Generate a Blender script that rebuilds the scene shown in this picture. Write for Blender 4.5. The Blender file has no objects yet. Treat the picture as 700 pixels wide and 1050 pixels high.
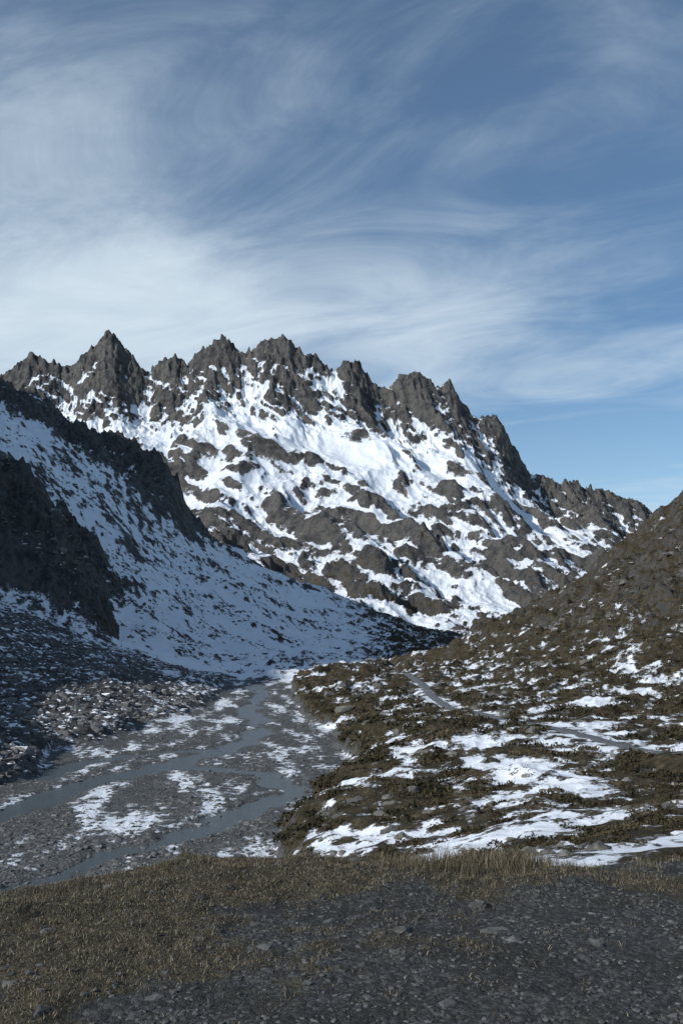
import bpy, bmesh, math, time
import numpy as np
from mathutils import Vector
T0=time.time()
rng=np.random.default_rng(11)
scene=bpy.context.scene
EYE=1.7           # eye height above the gravel ledge (ledge = z 0)
FLOOR=-16.3       # level of the river flat

# ------------------------------------------------------------------ noise
N=4096
PERM=rng.permutation(N).astype(np.int32)
ANG=rng.random(N)*2*np.pi
GX=np.cos(ANG); GY=np.sin(ANG)
def pn(x,y,seed=0):
    fx=np.floor(x); fy=np.floor(y)
    ix=fx.astype(np.int64)+seed*131; iy=fy.astype(np.int64)+seed*57
    x=x-fx; y=y-fy
    def g(i,j,dx,dy):
        h=PERM[(PERM[i&(N-1)]+j)&(N-1)]
        return GX[h]*dx+GY[h]*dy
    u=x*x*x*(x*(x*6-15)+10); v=y*y*y*(y*(y*6-15)+10)
    a=g(ix,iy,x,y); b=g(ix+1,iy,x-1,y); c=g(ix,iy+1,x,y-1); d=g(ix+1,iy+1,x-1,y-1)
    return (a+(b-a)*u+(c-a)*v+(a-b-c+d)*u*v)*1.45
def fbm(x,y,o=4,seed=0,gain=.5):
    s=0;a=1;t=0
    for i in range(o):
        s=s+a*pn(x,y,seed+i*7); t+=a; a*=gain
        x,y=x*1.62+y*1.21+3.1,-x*1.21+y*1.62+7.7
    return s/t
def ridged(x,y,o=6,seed=0,gain=.5):
    s=0;a=1;t=0;w=1
    for i in range(o):
        n=1-np.abs(pn(x,y,seed+i*7)); n=n*n
        s=s+a*n*w; t+=a; w=np.clip(n*1.6,0,1); a*=gain
        x,y=x*1.62+y*1.21+3.1,-x*1.21+y*1.62+7.7
    return s/t
def ss(a,b,x):
    t=np.clip((x-a)/(b-a),0,1); return t*t*(3-2*t)

# ------------------------------------------------------------------ survey of the valley
# stations: distance up the valley (m) -> cross profile of (lateral grade, vertical grade) in per mille
sky=[(-900,200),(-600,230),(-420,245),(-350,250),(-330,264),(-312,272),(-295,260),(-278,260),(-262,275),(-250,281),(-238,296),(-230,289),(-220,276),
(-200,261),(-185,267),(-170,275),(-158,264),(-145,278),(-122,288),(-105,277),(-88,283),(-65,292),(-50,284),(-25,266),(-5,252),
(2,263),(13,271),(20,266),(28,254),(40,243),(55,250),(65,255),(80,254),(95,243),(110,243),(120,228),(135,212),(147,208),(157,210),
(170,192),(190,162),(202,148),(225,142),(250,141),(275,137),(295,128),(310,120),(322,105),(345,75),(400,60),(900,60)]
def frac(k,off=-12,w=36):
    xs=np.arange(-950,951,2.0); e=np.interp(xs,*zip(*sky))
    ker=np.hanning(2*w+1); ker/=ker.sum()
    e=np.convolve(np.pad(e,w,mode='edge'),ker,'valid')
    return list(zip(xs,e*k+off*(1-k)))
ST={
8:[(-900,-600),(900,-600)],
25:[(-900,-440),(-350,-440),(0,-400),(100,-310),(200,-270),(350,-258),(900,-150)],
45:[(-900,-395),(-80,-400),(-30,-360),(20,-290),(100,-248),(200,-222),(350,-215),(900,0)],
65:[(-900,-150),(-600,-270),(-80,-277),(-60,-255),(-30,-235),(20,-222),(100,-205),(200,-185),(350,-172),(900,50)],
78:[(-900,0),(-500,-225),(-75,-231),(-60,-215),(-40,-200),(0,-182),(100,-170),(200,-155),(350,-150),(900,90)],
100:[(-900,80),(-395,-178),(-30,-180),(-10,-160),(10,-147),(50,-127),(100,-113),(200,-108),(350,-112),(900,130)],
125:[(-900,180),(-450,-60),(-350,-125),(-290,-143),(0,-144),(15,-130),(35,-118),(60,-108),(100,-100),(150,-95),(350,-88),(900,170)],
160:[(-900,300),(-350,-85),(-250,-102),(-205,-112),(-15,-113),(0,-104),(20,-95),(50,-90),(150,-82),(250,-74),(350,-60),(900,250)],
200:[(-900,420),(-350,-45),(-250,-65),(-190,-80),(-125,-90),(-45,-90),(-35,-82),(-20,-74),(0,-70),(50,-70),(150,-62),(250,-38),(350,0),(900,330)],
260:[(-900,520),(-350,0),(-300,-15),(-200,-48),(-150,-60),(-112,-69),(-55,-69),(-40,-60),(0,-54),(50,-55),(100,-52),(150,-42),(200,-20),(250,10),(300,45),(350,80),(900,430)],
310:[(-900,580),(-350,20),(-300,0),(-250,-22),(-150,-50),(-100,-57),(-50,-56),(0,-52),(50,-50),(100,-42),(150,-22),(200,0),(250,30),(300,65),(350,102),(900,500)],
380:[(-900,700),(-350,140),(-310,100),(-270,50),(-235,-12),(-200,-26),(-100,-45),(0,-47),(50,-45),(100,-28),(130,-12),(170,2),(210,15),(250,42),(290,78),(350,127),(900,560)],
480:[(-900,740),(-350,138),(-310,98),(-270,58),(-230,15),(-150,-22),(-50,-38),(50,-42),(130,-38),(210,-20),(290,25),(350,75),(900,480)],
600:[(-900,700),(-350,170),(-310,142),(-250,88),(-200,50),(-150,18),(-100,-5),(-50,-20),(50,-30),(130,-32),(210,-28),(290,0),(350,40),(900,380)],
750:[(-900,600),(-350,215),(-300,192),(-250,158),(-200,112),(-160,78),(-100,38),(-50,12),(0,-5),(50,-15),(130,-22),(210,-22),(290,-10),(350,10),(900,250)],
900:[(-900,550),(-350,240),(-290,205),(-240,182),(-190,163),(-168,135),(-155,92),(-90,60),(-20,35),(40,10),(75,-3),(130,-15),(290,-15),(350,0),(900,150)],
1020:[(-900,450),(-350,190),(-200,110),(-150,62),(-90,35),(0,5),(75,-10),(130,-12),(350,-10),(900,80)],
1400:frac(.35),1700:frac(.63),1820:frac(.73),1900:frac(.81,-12,18),1965:frac(.93,-12,6),2000:frac(1.0,-12,1),2035:frac(.95,-12,3),2090:frac(.86,-12,9),2400:frac(.5),3000:frac(.15),6500:frac(0.0),
}
SY=np.array(sorted(ST)); UG=np.linspace(-.95,.95,1901)
SZ=np.array([np.interp(UG*1000,*zip(*ST[k]))*k/1000.0 for k in SY])
for i,k in enumerate(SY):            # soften the hand-measured profiles a little
    if k<1100:
        w=5; ker=np.hanning(2*w+1); ker/=ker.sum()
        SZ[i]=np.convolve(np.pad(SZ[i],w,mode='edge'),ker,'valid')
d=np.diff(SZ,axis=0)/np.diff(SY)[:,None]
M=np.zeros_like(SZ); M[0]=d[0]; M[-1]=d[-1]
same=(d[:-1]*d[1:])>0
M[1:-1]=np.where(same,2*d[:-1]*d[1:]/np.where(same,d[:-1]+d[1:],1),0)
LY=np.linspace(math.log(8),math.log(6500),1700); YG=np.exp(LY)
TAB=np.empty((len(YG),len(UG)))
for r,Y in enumerate(YG):
    i=min(max(np.searchsorted(SY,Y)-1,0),len(SY)-2); h=SY[i+1]-SY[i]; t=min(max((Y-SY[i])/h,0),1)
    TAB[r]=(2*t**3-3*t*t+1)*SZ[i]+(t**3-2*t*t+t)*h*M[i]+(-2*t**3+3*t*t)*SZ[i+1]+(t**3-t*t)*h*M[i+1]
def base(u,Y):
    a=np.clip((u+.95)/1.9*1900,0,1899.999); b=np.clip((np.log(np.maximum(Y,8))-LY[0])/(LY[-1]-LY[0])*1699,0,1698.999)
    i=a.astype(int); j=b.astype(int); a=a-i; b=b-j
    return (TAB[j,i]*(1-a)+TAB[j,i+1]*a)*(1-b)+(TAB[j+1,i]*(1-a)+TAB[j+1,i+1]*a)*b+EYE

def resample(P,n):
    t=np.r_[0,np.cumsum(np.hypot(*np.diff(P,axis=0).T))]; s=np.linspace(0,t[-1],n)
    Q=np.c_[np.interp(s,t,P[:,0]),np.interp(s,t,P[:,1])]
    k=np.hanning(13);k/=k.sum()
    R=Q.copy()
    for c in (0,1): R[6:-6,c]=np.convolve(Q[:,c],k,'valid')
    return R
PATH=np.array([(b*Y/1000,Y) for b,Y in [(620,62),(480,70),(350,80),(300,88),(250,96),(200,105),(160,122),(112,155),(85,200),(62,250),(48,300)]],float)
PATHS=resample(PATH,160)
PATHZ=None
# stream braids on the flat
BR=[resample(np.array(p,float),110) for p in (
 [(-48,58),(-38,70),(-36,82),(-31,96),(-30,110),(-22,124),(-17,140),(-13,160),(-15,180),(-20,205),(-20,235),(-22,262),(-26,300)],
 [(-22,124),(-9,118),(-5,106),(-9,95),(-13,84),(-20,74),(-22,60),(-26,50)],
 [(-17,140),(-27,137),(-34,126),(-36,114),(-42,104),(-50,95)])]
BW=[1.8,.9,.8]
def polydist(x,y,Q,st=2):
    best=np.full(x.shape,1e9); idx=np.zeros(x.shape,int)
    for i in range(0,len(Q),st):
        dd=(x-Q[i,0])**2+(y-Q[i,1])**2
        m=dd<best; best=np.where(m,dd,best); idx=np.where(m,i,idx)
    return np.sqrt(best),idx
def pathdist(x,y): return polydist(x,y,PATHS)
def channel(x,y):
    c=np.zeros(x.shape); m=(y<320)&(x<15)&(x>-90)
    if m.any():
        X=x[m];Y=y[m]; o=np.zeros(X.shape)
        for Q,w in zip(BR,BW):
            d_=polydist(X+2.6*fbm(X/6,Y/9,4,301),Y+2.6*fbm(X/6,Y/9,4,305),Q,1)[0]
            ww=w*(1+.8*fbm(X/8,Y/12,2,303)); o=np.maximum(o,ss(ww+2.2,ww*.2,d_))
        c[m]=o
    return c

def H(x,y,path=True,wantch=False):
    u=x/y; b=u*1000
    far=ss(1000,1350,y)
    # let gullies and ribs wander instead of running straight
    wu=u+far*(ss(2000,1750,y))*0.035*fbm(x/420,y/420,3,3)+ss(300,420,y)*(1-far)*.010*fbm(x/90,y/90,3,5)
    wu=wu+ss(340,300,y)*ss(50,62,y)*(3.0*fbm(x/11,y/15,4,7))/y
    z=base(wu,y)
    floor=(1-ss(.4,1.3,z-FLOOR))*(1-ss(285,330,y))*ss(30,45,y)
    crest=np.exp(-((y-2000)/100)**2)
    # high mountain
    m=y>930
    if m.any():
        X=x[m];Y=y[m];f=ss(930,1080,Y); c=crest[m]
        X2=X+30*fbm(X/160,Y/160,3,41); Y2=Y+30*fbm(X/160,Y/160,3,47)
        n1=ridged(X2/230+Y2/700,Y2/420,3,20)-.45
        n2=ridged(X2/85+.9*Y2/110,Y2/130-.35*X2/85,5,30,.49)-.4
        n3=ridged(X/21,Y/24,4,35,.55)-.4
        rough=np.clip(.70+1.0*fbm(X/210,Y/210,3,57),.2,1.3)
        rough=np.clip(rough+.30*ss(1500,1250,Y)-.45*np.exp(-((Y-1780)/80)**2),.15,1.4)
        # buttresses and couloirs of the summit wall, leaning down to the right
        cw=ss(1740,1900,Y)*ss(2350,2150,Y)
        X3=X+.45*(Y-2000)*(.6+.5*np.sin(X/230+1))+34*fbm(X/110,Y/130,3,43)
        cb=ridged(X3/150,Y/620,2,61)-.55
        cs=ridged(X3/46,Y/150,5,64,.60)-.45
        sp=ridged(X/24+Y/90,Y/45,3,68)-.45
        fade=ss(2600,2200,Y)*.8+.2
        # long gullies running down the face
        gl=ridged(X3/105+.6*fbm(X/150,Y/300,2,72),Y/900,3,74,.5)-.5
        zz=z[m]+f*fade*(n1*66*(1-.75*c)*ss(0,90,z[m]+40)*(1-.5*cw)+gl*26*(1-cw)*ss(1050,1400,Y)+n2*24*(rough*(1-c)+.5*c)*(1-.2*cw)+n3*(5.5*rough+9*c))
        zz=zz+cw*(cb*66*(1-.62*c)+cs*34*(1-.40*c)*(.65+.8*fbm(X/130,Y/200,2,63))+sp*12)
        # dipping strata -> broken ledges in places
        q=(zz+.30*X-.1*Y+30*fbm(X/110,Y/110,4,50))/37.0
        fr=q-np.floor(q); step=(ss(.2,.8,fr)-fr)
        zz=zz+f*step*24*ss(1850,1650,Y)*ss(-.10,.45,fbm(X/120,Y/120,3,55))
        # blocky steps in the summit rock
        q=(zz+.5*X+14*fbm(X/50,Y/50,3,58))/17.0
        fr=q-np.floor(q); zz=zz+cw*(ss(.3,.7,fr)-fr)*9*ss(-.2,.3,fbm(X/60,Y/60,2,59))
        z=z.copy(); z[m]=zz
    # flanks of the left valley side
    lf=ss(290,350,y)*ss(1080,980,y)*ss(60,-40,b)
    cl=cliff(b,y)
    m=lf>0
    if m.any():
        X=x[m];Y=y[m]
        z=z.copy()
        z[m]+=lf[m]*((ridged(X/70,Y/90,5,60)-.42)*(8+24*cl[m])+(ridged(X/19+Y/60,Y/26,5,66,.58)-.4)*(2.4+13*cl[m])+fbm(X/5,Y/7,3,67)*(.8+1.5*cl[m]))
    # rubble cone
    rb=ss(-60,-120,b)*(1-floor)*ss(60,90,y)*ss(350,290,y)
    z=z+rb*(fbm(x/16,y/16,4,70)*1.3+np.abs(fbm(x/2.6,y/2.6,3,73))*1.0)
    # right side: hummocky alpine heath
    rg=(1-floor)*ss(-90,-60,b-0*y)*ss(14,30,y)*ss(1000,800,y)*(1-lf)
    k=np.clip(y/110,.35,3)
    hi=ss(-9,6,z-EYE)*ss(130,220,y)
    z=z+rg*(fbm(x/14,y/14,3,80)*1.1*k+(ridged(x/(5.5),y/(5.5),3,84)-.4)*.95*np.clip(k,.4,1.6)+fbm(x/1.6,y/1.6,3,87)*.25*np.clip(k,.5,1.6)+ss(160,300,y)*((ridged(x/45,y/60,5,89,.55)-.4)*6+(ridged(x/13,y/17,3,189)-.4)*3.2)+hi*(ridged(x/16+y/70,y/26,5,191,.6)-.42)*8.5*ss(-.35,.3,fbm(x/30,y/40,3,193)))
    # river flat
    ch=channel(x,y)*floor
    fl=FLOOR+.16*fbm(x/5+y/45,y/26,4,90)+.14*fbm(x/1.3,y/1.6,3,94)+.35*np.maximum(fbm(x/9,y/30,3,96)-.15,0)+.04-.36*ch
    z=z*(1-floor)+fl*floor
    if path and PATHZ is not None:
        m=(y>55)&(y<310)&(x>5)&(x<60)
        if m.any():
            dd,idx=pathdist(x[m],y[m]); w=ss(3.6,1.5,dd)
            z=z.copy(); z[m]=z[m]*(1-w)+(PATHZ[idx]-.06)*w
    if wantch: return z,floor,rb,rg,lf,cl,ch
    return z,floor,rb,rg,lf,cl
def seg(b,Y,pts,wid):
    o=np.zeros(b.shape)
    for (b0,y0,b1,y1) in pts:
        dx=b1-b0;dy=(y1-y0)
        t=np.clip(((b-b0)*dx+(Y-y0)*dy)/(dx*dx+dy*dy),0,1)
        dd=np.hypot(b-b0-t*dx,(Y-y0-t*dy))
        o=np.maximum(o,np.exp(-(dd/wid)**2))
    return o
def cliff(b,y):
    a=ss(310,345,y)*ss(440,395,y)*ss(-225,-250,b)           # dark buttress low on the left
    c=seg(b,y,[(-420,560,-300,560),(-300,560,-255,530)],28)   # upper ribs
    e=seg(b,y,[(-420,900,-165,880),(-400,780,-200,830),(-200,860,-160,900)],42)
    return np.clip(a+c+e,0,1)
# path levels
zz=H(PATHS[:,0],PATHS[:,1],False)[0]
k=np.hanning(25);k/=k.sum()
PATHZ=np.convolve(np.pad(zz,12,mode='edge'),k,'valid')

def snow_score(x,y,z,nz,floor,rb,rg,lf,cl,q=.7,hol=0,ch=0):
    b=1000*x/y; e=1000*(z-EYE)/y
    # mountain: q = typical steepness there, hol = hollow depth
    cr=ss(1850,1930,y)
    sm=.60+(nz-q)*2.0+hol*(1.0+1.1*cr)+.32*fbm(x/120,y/120,4,105)+.10*fbm(x/14,y/22,3,108)+.12*fbm(x/9+y/40,y/60,3,109)
    sm+=(-.07+.30*fbm(x/80,y/150,3,104))*cr+.32*seg(b,y,[(-330,1800,150,1790)],80)
    sm-=.11*ss(1600,1250,y)+.06*ss(1250,1050,y)+.12*ss(120,260,b)
    # left snow flank
    sl=.67+(nz-.82)*1.5+hol*.7+.28*fbm(x/30+y/90,y/25,4,110)+.46*fbm(x/4.5+y/14,y/7,3,113)-.22*cl*ss(.95,.6,nz)-.04*cl-.08*ss(60,-20,e)*ss(330,420,y)
    # rubble
    sr=.38+.35*fbm(x/14,y/14,3,115)+.40*fbm(x/2.2,y/2.2,3,118)+.10*ss(200,300,y)
    # heath
    up=ss(-75,20,e)           # higher up the right side: bare
    sh=.48+.56*fbm(x/10,y/10,4,120)+.32*fbm(x/1.8,y/1.8,3,123)+(nz-.95)*.9+hol*.4-.04*up*ss(60,200,b)
    sh+=.08*ss(220,420,y)*ss(120,40,b)-.05*ss(780,900,y)
    # flat
    sf=.43+.55*fbm(x/4+y/36,y/16,4,125)+.26*fbm(x/1.2,y/1.2,3,128)-.3*ch
    s=sh
    s=s*(1-lf)+sl*lf
    s=s*(1-rb)+sr*rb
    s=s*(1-floor)+sf*floor
    w=ss(960,1060,y); s=s*(1-w)+sm*w
    veg=np.clip(rg*(1-lf)*(1-.45*ss(.80,.65,nz))*(1.12-.25*up)+.55*ss(60,-20,e)*lf+.6*ss(1500,1000,y)*ss(900,1000,y),0,1.2)*(1-floor)
    return s,veg

# ------------------------------------------------------------------ mesh helper
def mk(name,V,F,mat,smooth=True,attrs=None,parent=None):
    V=np.ascontiguousarray(V,dtype=np.float32); F=np.ascontiguousarray(F,dtype=np.int32)
    me=bpy.data.meshes.new(name); k=F.shape[1]
    me.vertices.add(len(V)); me.vertices.foreach_set('co',V.ravel())
    me.loops.add(F.size); me.loops.foreach_set('vertex_index',F.ravel())
    me.polygons.add(len(F)); me.polygons.foreach_set('loop_start',np.arange(0,F.size,k,dtype=np.int32))
    me.polygons.foreach_set('use_smooth',np.full(len(F),smooth))
    if attrs:
        for n,a in attrs.items():
            at=me.attributes.new(n,'FLOAT','POINT'); at.data.foreach_set('value',np.ascontiguousarray(a,dtype=np.float32))
    me.update(calc_edges=True); me.materials.append(mat)
    ob=bpy.data.objects.new(name,me); scene.collection.objects.link(ob)
    if parent: ob.parent=parent
    return ob

# ------------------------------------------------------------------ materials
class NT:
    def __init__(s,name):
        s.m=bpy.data.materials.new(name); s.m.use_nodes=True; s.t=s.m.node_tree; s.t.nodes.clear()
        s.out=s.n('ShaderNodeOutputMaterial'); s.b=s.n('ShaderNodeBsdfPrincipled'); s.l(s.b.outputs[0],s.out.inputs[0])
        s.b.inputs['Specular IOR Level'].default_value=.25
        s.pos=s.n('ShaderNodeNewGeometry').outputs['Position']
    def n(s,t): return s.t.nodes.new(t)
    def l(s,a,b): s.t.links.new(a,b)
    def noise(s,scale,detail=5,rough=.6,vec=None,dist=0):
        n=s.n('ShaderNodeTexNoise'); n.inputs['Scale'].default_value=scale; n.inputs['Detail'].default_value=detail
        n.inputs['Roughness'].default_value=rough; n.inputs['Distortion'].default_value=dist; s.l(vec or s.pos,n.inputs['Vector']); return n.outputs['Fac']
    def vor(s,scale,feat='F1'):
        n=s.n('ShaderNodeTexVoronoi'); n.feature=feat; n.inputs['Scale'].default_value=scale; s.l(s.pos,n.inputs['Vector']); return n
    def attr(s,name):
        n=s.n('ShaderNodeAttribute'); n.attribute_name=name; return n.outputs['Fac']
    def math(s,op,a,b=None):
        n=s.n('ShaderNodeMath'); n.operation=op
        for i,v in enumerate((a,b)):
            if v is None: continue
            if isinstance(v,(int,float)): n.inputs[i].default_value=v
            else: s.l(v,n.inputs[i])
        return n.outputs[0]
    def rng(s,v,a,b,c=0,d=1):
        n=s.n('ShaderNodeMapRange'); n.interpolation_type='SMOOTHSTEP'; s.l(v,n.inputs[0])
        for i,q in enumerate((a,b,c,d)): n.inputs[i+1].default_value=q
        return n.outputs[0]
    def mix(s,f,a,b):
        n=s.n('ShaderNodeMix'); n.data_type='RGBA'
        if isinstance(f,(int,float)): n.inputs[0].default_value=f
        else: s.l(f,n.inputs[0])
        for i,v in ((6,a),(7,b)):
            if isinstance(v,tuple): n.inputs[i].default_value=(*v,1)
            else: s.l(v,n.inputs[i])
        return n.outputs[2]
    def ramp(s,v,stops):
        n=s.n('ShaderNodeValToRGB'); s.l(v,n.inputs[0]); cr=n.color_ramp
        while len(cr.elements)<len(stops): cr.elements.new(.5)
        for e,(p,c) in zip(cr.elements,stops): e.position=p; e.color=(*c,1)
        return n.outputs[0]
    def bump(s,h,dist,strength=1,prev=None):
        n=s.n('ShaderNodeBump'); n.inputs['Distance'].default_value=dist; n.inputs['Strength'].default_value=strength
        s.l(h,n.inputs['Height']); 
        if prev: s.l(prev,n.inputs['Normal'])
        return n.outputs[0]
SNOW=(.81,.84,.88)
def terrain_mat(name,sc,rock,veg,nmix=.45,bd=.6,fine=False):
    t=NT(name)
    n1=t.noise(sc,7,.65); n2=t.noise(sc*5,5,.65); n3=t.noise(sc*.25,4,.6)
    rk=t.ramp(n1,[(.25,rock[0]),(.45,rock[1]),(.58,rock[2]),(.75,rock[3])])
    rk=t.mix(t.rng(n2,.3,.7,0,.55),rk,rock[0])
    rk=t.mix(t.rng(n3,.4,.65,0,.5),rk,rock[2])
    vg=t.ramp(t.noise(sc*1.6,7,.7),[(.28,veg[0]),(.45,veg[1]),(.56,veg[2]),(.72,veg[3])])
    vg=t.mix(t.rng(n3,.42,.62,0,.6),vg,veg[1])
    vf=t.rng(t.math('ADD',t.attr('veg'),t.math('MULTIPLY',t.math('SUBTRACT',n1,.5),3.2)),.35,.65)
    col=t.mix(vf,rk,vg)
    sf=t.math('ADD',t.attr('snow'),t.math('MULTIPLY',t.math('SUBTRACT',n2,.5),nmix))
    sf=t.math('ADD',sf,t.math('MULTIPLY',t.math('SUBTRACT',n1,.5),nmix))
    s=t.rng(sf,.46,.57)
    col=t.mix(s,col,t.mix(t.rng(n3,.3,.7),SNOW,(.73,.78,.84)))
    t.l(col,t.b.inputs['Base Color']); t.l(t.rng(s,0,1,.95,.55),t.b.inputs['Roughness'])
    h=t.math('ADD',t.math('MULTIPLY',n1,1.0),t.math('MULTIPLY',n2,.45))
    if fine:
        v=t.vor(sc*2.2); h=t.math('ADD',h,t.math('MULTIPLY',v.outputs['Distance'],-.5))
    h=t.math('ADD',t.math('MULTIPLY',h,t.rng(s,0,1,1,.22)),t.math('MULTIPLY',s,.12))
    t.l(t.bump(h,bd),t.b.inputs['Normal'])
    return t.m
ROCK=[(.028,.029,.032),(.078,.077,.076),(.152,.144,.132),(.26,.242,.213)]
ROCKD=[(.023,.024,.026),(.063,.063,.063),(.128,.124,.117),(.24,.232,.217)]
HEATH=[(.014,.012,.007),(.035,.029,.016),(.073,.057,.033),(.165,.132,.082)]
m_mount=terrain_mat('mountain_rock_snow',.075,ROCK,[(.03,.03,.025),(.056,.050,.038),(.098,.083,.06),(.165,.138,.10)],.40,8)
m_left=terrain_mat('slope_rock_snow',.30,ROCKD,HEATH,.55,1.5)
m_right=terrain_mat('heath_rock_snow',.75,ROCKD,HEATH,.5,.5)
m_bed=terrain_mat('riverbed_gravel',1.5,[(.04,.045,.047),(.085,.092,.093),(.14,.146,.146),(.28,.275,.26)],HEATH,.45,.35,True)

# ------------------------------------------------------------------ terrain grid
us=np.r_[np.linspace(-.9,-.41,70),np.linspace(-.40,.40,900),np.linspace(.41,.9,70)]
ys=np.r_[np.geomspace(8,50,70)[:-1],np.geomspace(50,400,520)[:-1],np.geomspace(400,1000,250)[:-1],np.arange(1000,2180,2.6),np.geomspace(2185,6400,60)]
U,Yg=np.meshgrid(us,ys); X=U*Yg
z,floor,rb,rg,lf,cl,ch=[a.reshape(U.shape) for a in H(X.ravel(),Yg.ravel(),True,True)]
P=np.stack([X,Yg,z],-1)
du=np.gradient(P,axis=1); dv=np.gradient(P,axis=0)
nn=np.cross(du,dv); nz=nn[...,2]/np.linalg.norm(nn,axis=-1)
def blur(a,w0,w1):
    for ax,w in ((0,w0),(1,w1)):
        pad=[(0,0),(0,0)]; pad[ax]=(w+1,w); c=np.cumsum(np.pad(a,pad,mode='edge'),axis=ax)
        n=a.shape[ax]; lo=np.take(c,range(0,n),axis=ax); hi=np.take(c,range(2*w+1,2*w+1+n),axis=ax); a=(hi-lo)/(2*w+1)
    return a
zb=blur(blur(z,8,9),8,9)-z
rowstd=np.sqrt(blur(zb*zb,40,80))+1e-3
hol=np.clip(zb/rowstd,-2,2)*.12
mm=(Yg>1150)&(Yg<1900)&(abs(U)<.35)
Q=float(np.percentile(nz[mm],38))
Qc=float(np.percentile(nz[(Yg>1900)&(Yg<2010)&(abs(U)<.32)],66)); print('Q',Q,Qc)
Qm=Q+(Qc-Q)*ss(1850,1930,Yg)
nzs=.4*nz+.6*blur(nz,3,3)
s,veg=snow_score(X,Yg,z,nzs,floor,rb,rg,lf,cl,Qm,hol,ch)
print('snow frac',(s[mm]>.51).mean())
nr,nc=U.shape
idx=np.arange(nr*nc).reshape(nr,nc)
F=np.stack([idx[:-1,:-1],idx[:-1,1:],idx[1:,1:],idx[1:,:-1]],-1).reshape(-1,4)
yc=Yg[:-1,:-1].ravel(); uc=U[:-1,:-1].ravel(); fc=floor[:-1,:-1].ravel()>.5
zone=np.where(yc>=1000,0,np.where(fc,1,np.where((uc<-.06)|((yc>330)&(uc<0)),2,3)))
VV=P.reshape(-1,3); SS=s.ravel(); VG=veg.ravel()
for zi,(nm,mt) in enumerate([('rocky_mountain',m_mount),('riverbed',m_bed),('hillside',m_left),('hillside.001',m_right)]):
    f=F[zone==zi]; used,inv=np.unique(f,return_inverse=True)
    mk(nm,VV[used],inv.reshape(f.shape),mt,True,{'snow':SS[used],'veg':VG[used]})
print('terrain',time.time()-T0,nr*nc)

# low country all round, out to the horizon
t=NT('far_ground'); t.l(t.ramp(t.noise(.002,6),[(.3,(.06,.06,.05)),(.6,(.2,.21,.22))]),t.b.inputs['Base Color'])
a=np.linspace(0,2*np.pi,65)[:-1]
V=[(0,0,-45)]+[(30000*math.cos(q),30000*math.sin(q),-45) for q in a]
mk('ground',np.array(V),np.array([(0,i+1,(i+1)%64+1) for i in range(64)]),t.m)

# ------------------------------------------------------------------ river water
t=NT('river_water'); t.b.inputs['Base Color'].default_value=(.065,.08,.085,1); t.b.inputs['Roughness'].default_value=.18
t.b.inputs['Specular IOR Level'].default_value=.5
t.l(t.bump(t.noise(2.5,5,.65),.10,1),t.b.inputs['Normal'])
gy=np.linspace(45,320,60); gx=np.linspace(-85,12,20); A,B=np.meshgrid(gx,gy)
ii=np.arange(A.size).reshape(A.shape)
mk('river',np.c_[A.ravel(),B.ravel(),np.full(A.size,FLOOR-.14)],np.stack([ii[:-1,:-1],ii[:-1,1:],ii[1:,1:],ii[1:,:-1]],-1).reshape(-1,4),t.m)

# ------------------------------------------------------------------ footpath
t=NT('path_gravel'); n=t.noise(1.5,6,.7)
t.l(t.ramp(n,[(.3,(.08,.08,.077)),(.55,(.135,.132,.128)),(.75,(.26,.26,.25))]),t.b.inputs['Base Color']); t.l(t.bump(n,.1),t.b.inputs['Normal'])
tg=np.gradient(PATHS,axis=0); tg/=np.linalg.norm(tg,axis=1)[:,None]; nrm=np.c_[-tg[:,1],tg[:,0]]
rows=[]
for k in np.linspace(-1.0,1.0,7):
    q=PATHS+nrm*(k+(.12+.25*(abs(k)>.9))*pn(PATHS[:,0]/1.5+k,PATHS[:,1]/1.5,5)[:,None])
    rows.append(np.c_[q,PATHZ+.02-.07*(abs(k)>.9)])
R=np.stack(rows,1); ii=np.arange(R.shape[0]*7).reshape(-1,7)
mk('footpath',R.reshape(-1,3),np.stack([ii[:-1,:-1],ii[:-1,1:],ii[1:,1:],ii[1:,:-1]],-1).reshape(-1,4),t.m)

# ------------------------------------------------------------------ rocks
def ico(sub):
    bm=bmesh.new(); bmesh.ops.create_icosphere(bm,subdivisions=sub,radius=1)
    v=np.array([q.co[:] for q in bm.verts]); f=np.array([[w.index for w in q.verts] for q in bm.faces]); bm.free(); return v,f
def rocks(name,pos,size,mat,sub=1,flat=.6,smooth=False):
    v,f=ico(sub); n=len(pos)
    k=8
    var=[]
    for i in range(k):
        d=1+.28*rng.standard_normal((len(v),1)).clip(-1.5,1.5)*(.8 if sub==1 else .45)
        w=v*d
        for _ in range(4):   # chop facets
            dr=rng.standard_normal(3); dr/=np.linalg.norm(dr); q=w@dr; c=.62
            w=w-np.outer(np.maximum(q-c,0),dr)
        var.append(w)
    var=np.array(var)[rng.integers(0,k,n)]
    sc=np.c_[rng.uniform(.75,1.35,n),rng.uniform(.7,1.2,n),rng.uniform(.7,1.15,n)*flat]*size[:,None]
    var=var*sc[:,None,:]
    tx=rng.normal(0,.25,n); c,s_=np.cos(tx)[:,None],np.sin(tx)[:,None]
    y=var[...,1]*c-var[...,2]*s_; zz=var[...,1]*s_+var[...,2]*c
    a=rng.random(n)*6.283; c,s_=np.cos(a)[:,None],np.sin(a)[:,None]
    x=var[...,0]*c-y*s_; y=var[...,0]*s_+y*c
    V=np.stack([x,y,zz],-1)+pos[:,None,:]
    Fm=(f[None]+np.arange(n)[:,None,None]*len(v)).reshape(-1,3)
    rv=np.repeat(rng.random(n),len(v))
    return mk(name,V.reshape(-1,3),Fm,mat,smooth,{'rnd':rv})
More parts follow.
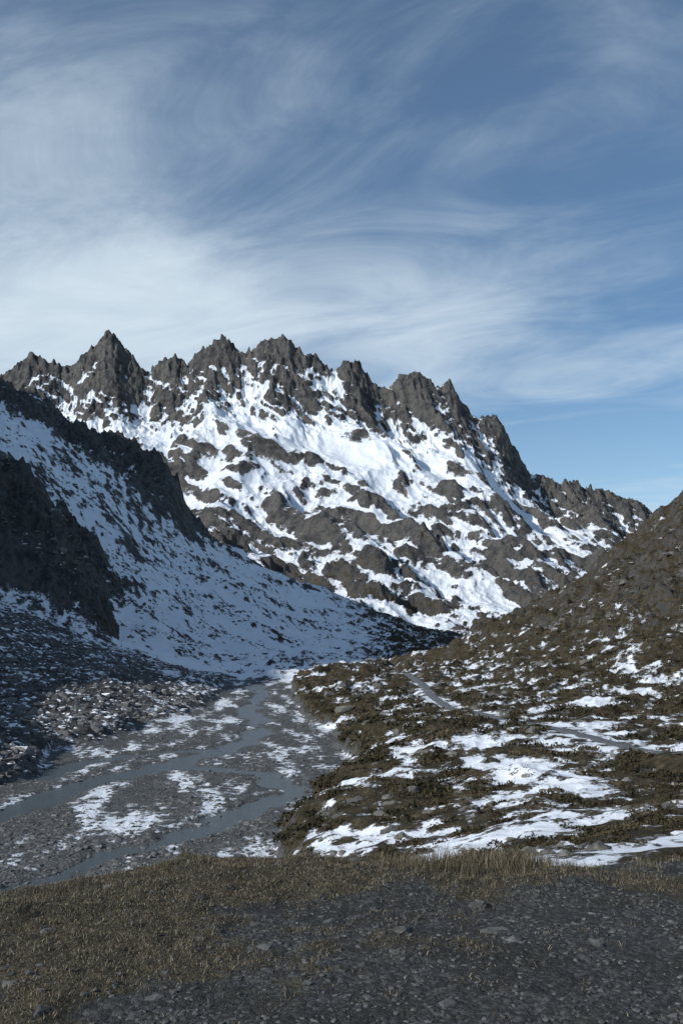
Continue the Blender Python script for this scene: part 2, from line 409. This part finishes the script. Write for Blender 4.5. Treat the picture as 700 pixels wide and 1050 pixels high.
def rock_mat(name,c0,c1,c2,sc,snow=0,bd=.03):
    t=NT(name); n=t.noise(sc,6,.65)
    c=t.ramp(n,[(.3,c0),(.55,c1),(.75,c2)])
    c=t.mix(t.math('MULTIPLY',t.attr('rnd'),.55),c,c2)
    if snow:
        g=t.n('ShaderNodeNewGeometry'); sp=t.n('ShaderNodeSeparateXYZ'); t.l(g.outputs['Normal'],sp.inputs[0])
        k=t.math('ADD',sp.outputs[2],t.math('MULTIPLY',t.math('SUBTRACT',t.attr('rnd'),.5),1.1))
        k=t.math('ADD',k,t.math('MULTIPLY',t.math('SUBTRACT',n,.5),.7))
        c=t.mix(t.rng(k,snow,snow+.12),c,SNOW)
    t.l(c,t.b.inputs['Base Color']); t.b.inputs['Roughness'].default_value=.9
    t.l(t.bump(n,bd),t.b.inputs['Normal']); return t.m
m_bould=rock_mat('boulder_rock',(.042,.044,.046),(.105,.105,.104),(.24,.235,.222),2.0,1.12,.15)
def place(n,b0,b1,y0,y1,cond,lo,hi,pw=2.5):
    Y=np.exp(rng.uniform(math.log(y0),math.log(y1),n)); b=rng.uniform(b0,b1,n); x=b*Y/1000
    z,fl,rb,rg,lf,cl=H(x,Y)
    dd,_=pathdist(x,Y)
    m=cond(b,Y,z,fl,rb,rg,lf,cl)&(dd>2.2)
    x,Y,z=x[m],Y[m],z[m]; sz=lo+(hi-lo)*rng.random(len(x))**pw
    return x,Y,z,sz
def pos(x,y,z,sz,sink=.15): return np.c_[x,y,z-sz*sink]
x,y,z,sz=place(17000,-520,-90,95,345,lambda b,Y,z,fl,rb,rg,lf,cl:(rb>.5)&(fbm(b*Y/14000,Y/14,3,140)>-.25),.22,1.25,3.2)
rocks('boulder_field',pos(x,y,z,sz),sz,m_bould,1,.7)
x,y,z,sz=place(90,-480,-100,100,330,lambda b,Y,z,fl,rb,rg,lf,cl:(rb>.6),1.0,2.1,1.5)
rocks('boulder_field.001',pos(x,y,z,sz),sz,m_bould,2,.75)
x,y,z,sz=place(14000,-420,60,340,900,lambda b,Y,z,fl,rb,rg,lf,cl:(lf>.4)&(fbm(b*Y/32000,Y/40,3,145)>.04),.4,1.9,4)
rocks('boulder_field.002',pos(x,y,z,sz,.2),sz,m_bould,1,.7)
x,y,z,sz=place(22000,-380,5,60,300,lambda b,Y,z,fl,rb,rg,lf,cl:(fl>.1)&(z>FLOOR-.3)&(fbm(b*Y/7000+Y/50,Y/22,3,150)>-.12),.08,.50,5)
m_cob=rock_mat('cobble_rock',(.04,.042,.045),(.09,.094,.095),(.22,.215,.20),4,1.45,.05)
rocks('river_cobbles',pos(x,y,z,sz),sz,m_cob,1,.6)
x,y,z,sz=place(11000,-60,520,28,520,lambda b,Y,z,fl,rb,rg,lf,cl:(rg>.7)&(fl<.1)&(fbm(b*Y/11000,Y/11,3,160)>.08-.18*(Y>190)),.12,1.4,4.5)
sz=sz*np.clip(y/130,.42,1.2)
m_hr=rock_mat('heath_boulder_rock',(.04,.04,.037),(.10,.098,.090),(.22,.21,.188),3,1.3,.10)
rocks('scattered_boulders',pos(x,y,z,sz,.3),sz,m_hr,2,.65)
print('rocks',time.time()-T0)

# ------------------------------------------------------------------ heather / juniper mats on the right bank
def heather():
    n0=15000
    Y=np.exp(rng.uniform(math.log(17),math.log(330),n0)); b=rng.uniform(-90,500,n0); x=b*Y/1000
    z,fl,rb,rg,lf,cl=H(x,Y); e=.3
    zx=H(x+e,Y)[0]; zy=H(x,Y+e)[0]
    nz=1/np.sqrt(1+((zx-z)/e)**2+((zy-z)/e)**2)
    s,v=snow_score(x,Y,z,nz,fl,rb,rg,lf,cl); dd,_=pathdist(x,Y)
    m=(s<.47)&(rg>.6)&(fl<.1)&(dd>2)&(fbm(x/4,Y/4,2,170)>-.08)
    x,Y,z=x[m],Y[m],z[m]; n=len(x); K=44
    R=rng.uniform(.22,.62,n)*np.clip(Y/60,.55,1.8)
    th=rng.random((n,K))*6.283; r=np.sqrt(rng.random((n,K)))
    hh=np.sqrt(np.clip(1-r*r,0,1))*rng.uniform(.35,1,(n,K))*.5
    C=np.stack([x[:,None]+R[:,None]*r*np.cos(th)*1.3,Y[:,None]+R[:,None]*r*np.sin(th),z[:,None]-.04+R[:,None]*hh],-1)
    S=(R[:,None]*rng.uniform(.13,.3,(n,K)))[...,None,None]
    tri=rng.standard_normal((n,K,3,3))*.75
    V=(C[:,:,None,:]+tri*S).reshape(-1,3)
    F=np.arange(len(V)).reshape(-1,3)
    t=NT('heather_leaf'); rr=t.attr('rnd')
    t.l(t.ramp(rr,[(0,(.014,.014,.008)),(.4,(.036,.031,.016)),(.7,(.075,.059,.032)),(1,(.155,.122,.075))]),t.b.inputs['Base Color']); t.b.inputs['Roughness'].default_value=.9
    pat=np.clip(.5+.9*fbm(x/6,Y/6,3,175),0,1)
    mk('heather_shrubs',V,F,t.m,False,{'rnd':(np.repeat(.55*pat+.1*rng.random(n),K*3)+np.repeat(rng.random(n*K),3)*.35)})
    print('heather',n)
heather()

# ------------------------------------------------------------------ foreground ledge
def edgeY(x):
    xs=[-14,-6,-2.2,-1.7,-1.0,-.3,.35,1.0,1.8,2.5,6,14]
    yv=[4.6,5.2,6.1,6.55,7.0,7.15,7.0,6.95,6.8,7.0,8.0,9]
    return np.interp(x,xs,yv)+.14*pn(x*1.3,x*0+3,2)+.07*pn(x*5,x*0,4)
def L(x,y):
    ed=edgeY(x)
    dd=y-ed
    g=ss(-.15,.30,.62*fbm(x/.8,y/.8,4,210)+.42*np.exp(-((dd+.35)/.85)**2)+.46*ss(1.2,-1.8,x)-.24-.16*ss(.5,2.0,x)-.12*ss(4.9,4.0,y))
    z=.045*fbm(x/1.1,y/1.1,4,200)+.016*fbm(x/.16,y/.16,3,204)
    z=z+g*.055*np.abs(fbm(x/.30,y/.26,3,206))
    z=z+.05*np.exp(-((dd+.5)/.4)**2)*(1+pn(x*1.5,y*1.5,8))-.03
    o=np.maximum(dd,0)
    z=z-.62*np.maximum(dd-.05,0)**1.0*ss(0,.7,dd)-0.02*o*o
    z=z+ss(.3,2,dd)*.25*fbm(x/1.5,y/1.5,4,207)
    return z,g,dd
gx=np.r_[np.linspace(-14,-3.3,60),np.linspace(-3.2,3.2,620),np.linspace(3.3,14,60)]
gy=np.r_[np.linspace(-8,2.8,60),np.linspace(2.9,7.6,560),np.geomspace(7.62,15,80)]
A,B=np.meshgrid(gx,gy); z,g,dd=L(A,B); ii=np.arange(A.size).reshape(A.shape)
t=NT('gravel_and_turf')
v1=t.vor(38); v2=t.vor(95); n=t.noise(3,6,.65); nf=t.noise(60,4,.7); nl=t.noise(1.1,4,.6)
gr=t.ramp(t.noise(25,5,.7),[(.3,(.018,.019,.019)),(.5,(.042,.043,.042)),(.7,(.09,.09,.085))])
sep=t.n('ShaderNodeSeparateColor'); t.l(v1.outputs['Color'],sep.inputs[0])
gr=t.mix(t.rng(sep.outputs[0],.6,.98,0,.8),gr,(.115,.117,.113))
gr=t.mix(t.rng(n,.45,.7,0,.6),gr,(.038,.035,.028))
gr=t.mix(t.rng(nl,.45,.62,0,.6),gr,(.024,.024,.021))
tf=t.ramp(nf,[(.3,(.024,.020,.014)),(.5,(.074,.061,.041)),(.7,(.16,.134,.092))])
tf=t.mix(t.rng(n,.40,.7,0,.7),tf,(.034,.032,.02))
gm=t.rng(t.math('ADD',t.attr('grass'),t.math('ADD',t.math('MULTIPLY',t.math('SUBTRACT',nf,.5),1.4),t.math('MULTIPLY',t.math('SUBTRACT',n,.5),1.2))),.35,.65)
t.l(t.mix(gm,gr,tf),t.b.inputs['Base Color']); t.b.inputs['Roughness'].default_value=.95
hb=t.math('ADD',t.math('MULTIPLY',v1.outputs['Distance'],-.6),t.math('ADD',t.math('MULTIPLY',v2.outputs['Distance'],-.3),nf))
t.l(t.bump(hb,.018),t.b.inputs['Normal'])
mk('gravel_ground',np.c_[A.ravel(),B.ravel(),z.ravel()],np.stack([ii[:-1,:-1],ii[:-1,1:],ii[1:,1:],ii[1:,:-1]],-1).reshape(-1,4),t.m,True,{'grass':g.ravel()})

m_peb=rock_mat('pebble_rock',(.024,.025,.025),(.06,.061,.060),(.175,.175,.166),30,0,.004)
n=60000; px=rng.uniform(-3.2,3.4,n); py=rng.uniform(3.0,7.4,n); z,g,dd=L(px,py)
m=(rng.random(n)>g*.8)&(dd<.3)&(fbm(px/.35,py/.35,3,230)+.35>rng.random(n)*.8); px,py,z=px[m],py[m],z[m]; sz=.003+.019*rng.random(len(px))**5
rocks('gravel',pos(px,py,z,sz,0),sz,m_peb,1,.65)
n=460; px=rng.uniform(-3.2,3.4,n); py=rng.uniform(3.3,7.3,n); z,g,dd=L(px,py)
m=(dd<.2); px,py,z=px[m],py[m],z[m]; sz=.015+.06*rng.random(len(px))**5
rocks('stones',pos(px,py,z,sz,.2),sz,m_peb,2,.5)

# dry grass
def blades(name,px,py,pz,h,w,lean,mat):
    n=len(px); a=rng.random(n)*6.283; la=rng.random(n)*6.283; ln=lean*rng.uniform(.3,1.2,n)*h
    wx=np.cos(a)*w; wy=np.sin(a)*w
    dx=np.cos(la)*ln; dy=np.sin(la)*ln
    b0=np.c_[px-wx,py-wy,pz-.004]; b1=np.c_[px+wx,py+wy,pz-.004]
    m0=np.c_[px-wx*.7+dx*.35,py-wy*.7+dy*.35,pz+h*.6]; m1=np.c_[px+wx*.7+dx*.35,py+wy*.7+dy*.35,pz+h*.6]
    tp=np.c_[px+dx,py+dy,pz+h*np.clip(1.05-.25*lean,.3,1)]
    V=np.stack([b0,b1,m1,m0,tp],1).reshape(-1,3)
    k=np.arange(n)[:,None]*5
    F=np.concatenate([k+[0,1,2],k+[0,2,3],k+[3,2,4]])
    return mk(name,V,F,mat,False,{'rnd':np.repeat(rng.random(n),5)})
t=NT('dry_grass_blade')
t.l(t.ramp(t.attr('rnd'),[(0,(.037,.031,.020)),(.4,(.097,.079,.050)),(.75,(.20,.168,.112)),(1,(.34,.29,.205))]),t.b.inputs['Base Color']); t.b.inputs['Roughness'].default_value=.8
mg=t.m
n=270000; px=rng.uniform(-3.3,3.5,n); py=rng.uniform(3.1,7.9,n); z,g,dd=L(px,py)
m=(g*1.0-.12+.8*fbm(px/.2,py/.2,3,220)>rng.random(n))&(dd<.6); px,py,z=px[m],py[m],z[m]
blades('dry_grass',px,py,z,rng.uniform(.008,.030,len(px))*(1+.5*fbm(px/.3,py/.3,2,222)),rng.uniform(.0010,.0022,len(px)),1.6,mg)
# taller tufts along the lip
cs=[]
for _ in range(200):
    cx=rng.uniform(-2.8,3.2) if rng.random()<.6 else rng.normal(1.05,.35)
    cy=edgeY(np.array([cx]))[0]+rng.uniform(-.35,.3); k=rng.integers(15,60)
    cs.append(np.c_[cx+rng.normal(0,.04,k),cy+rng.normal(0,.04,k),np.full(k,rng.uniform(.03,.09)*(1.7 if abs(cx-1)<.6 else .9))])
cs=np.concatenate(cs); z,_,_=L(cs[:,0],cs[:,1])
blades('dry_grass.001',cs[:,0],cs[:,1],z,cs[:,2]*rng.uniform(.5,1.2,len(cs)),rng.uniform(.0009,.0018,len(cs)),.6,mg)
print('fg',time.time()-T0)

# ------------------------------------------------------------------ light & sky
S=Vector((-.76,-.42,.50)).normalized()
el=math.asin(S.z); az=math.atan2(S.x,S.y)%(2*math.pi)
sun=bpy.data.lights.new('sun','SUN'); sun.energy=4.0; sun.angle=math.radians(1.5); sun.color=(1,.97,.925)
so=bpy.data.objects.new('sun',sun); so.rotation_euler=(-S).to_track_quat('-Z','Y').to_euler(); so.location=(-40,-30,60); scene.collection.objects.link(so)
w=bpy.data.worlds.new('World'); scene.world=w; w.use_nodes=True; nt=w.node_tree; nt.nodes.clear()
def wn(t): return nt.nodes.new(t)
out=wn('ShaderNodeOutputWorld'); bg=wn('ShaderNodeBackground'); nt.links.new(bg.outputs[0],out.inputs[0]); bg.inputs[1].default_value=.115
skyn=wn('ShaderNodeTexSky'); skyn.sky_type='NISHITA'; skyn.sun_disc=False; skyn.sun_elevation=el; skyn.sun_rotation=az; skyn.altitude=2000; skyn.dust_density=.6
tc=wn('ShaderNodeTexCoord'); sx=wn('ShaderNodeSeparateXYZ'); nt.links.new(tc.outputs['Generated'],sx.inputs[0])
def wm(op,a,b=None,c=None):
    n=wn('ShaderNodeMath'); n.operation=op
    for i,v in enumerate((a,b,c)):
        if v is None: continue
        if isinstance(v,(int,float)): n.inputs[i].default_value=v
        else: nt.links.new(v,n.inputs[i])
    return n.outputs[0]
def wr(v,a,b,c=0,d=1):
    n=wn('ShaderNodeMapRange'); n.interpolation_type='SMOOTHSTEP'; nt.links.new(v,n.inputs[0])
    for i,q in enumerate((a,b,c,d)): n.inputs[i+1].default_value=q
    return n.outputs[0]
den=wm('ADD',wm('MAXIMUM',sx.outputs[2],0),.16)
cx=wm('DIVIDE',sx.outputs[0],den); cy=wm('DIVIDE',sx.outputs[1],den)
cv=wn('ShaderNodeCombineXYZ'); nt.links.new(wm('ADD',wm('MULTIPLY',cx,.8),wm('MULTIPLY',cy,.3)),cv.inputs[0]); nt.links.new(wm('ADD',wm('MULTIPLY',cy,1.25),wm('MULTIPLY',cx,.2)),cv.inputs[1])
def wno(sc,de,ro,di):
    n=wn('ShaderNodeTexNoise'); n.inputs['Scale'].default_value=sc; n.inputs['Detail'].default_value=de; n.inputs['Roughness'].default_value=ro; n.inputs['Distortion'].default_value=di
    nt.links.new(cv.outputs[0],n.inputs['Vector']); return n.outputs['Fac']
c1=wno(.7,7,.5,.5); c2=wno(2.6,10,.62,.9)
c=wm('ADD',wm('MULTIPLY',c1,.66),wm('MULTIPLY',c2,.34))
band=wm('MULTIPLY',wm('MULTIPLY',wr(sx.outputs[2],.17,.27),wr(sx.outputs[2],.42,.30)),wr(sx.outputs[0],.30,.05,.25,1))
c=wm('ADD',c,wm('MULTIPLY',band,.20))
wisp=wm('MULTIPLY',wm('MULTIPLY',wr(sx.outputs[2],.36,.42),wr(sx.outputs[2],.56,.46)),wr(sx.outputs[0],-.02,-.22))
c=wm('ADD',c,wm('MULTIPLY',wisp,.03))
cf=wr(c,.44,.78,.06,.95)
hz=wm('MAXIMUM',cf,wr(sx.outputs[2],.30,-.02,.05,.40))
tint=wn('ShaderNodeMix'); tint.data_type='RGBA'; tint.blend_type='MULTIPLY'; tint.inputs[0].default_value=1; nt.links.new(skyn.outputs[0],tint.inputs[6]); tint.inputs[7].default_value=(.58,.82,.93,1)
mx=wn('ShaderNodeMix'); mx.data_type='RGBA'; nt.links.new(hz,mx.inputs[0]); nt.links.new(tint.outputs[2],mx.inputs[6]); mx.inputs[7].default_value=(5.9,6.9,7.7,1)
nt.links.new(mx.outputs[2],bg.inputs[0])

# ------------------------------------------------------------------ camera
cam=bpy.data.cameras.new('camera'); co=bpy.data.objects.new('camera',cam); scene.collection.objects.link(co); scene.camera=co
co.location=(0,0,EYE); co.rotation_euler=(math.radians(90),0,0)
cam.sensor_width=36; cam.lens=36*1000/1050; cam.shift_y=115/1050; cam.clip_start=.1; cam.clip_end=60000
scene.view_settings.view_transform='Standard'; scene.view_settings.look='None'; scene.view_settings.exposure=0
print('done',time.time()-T0)
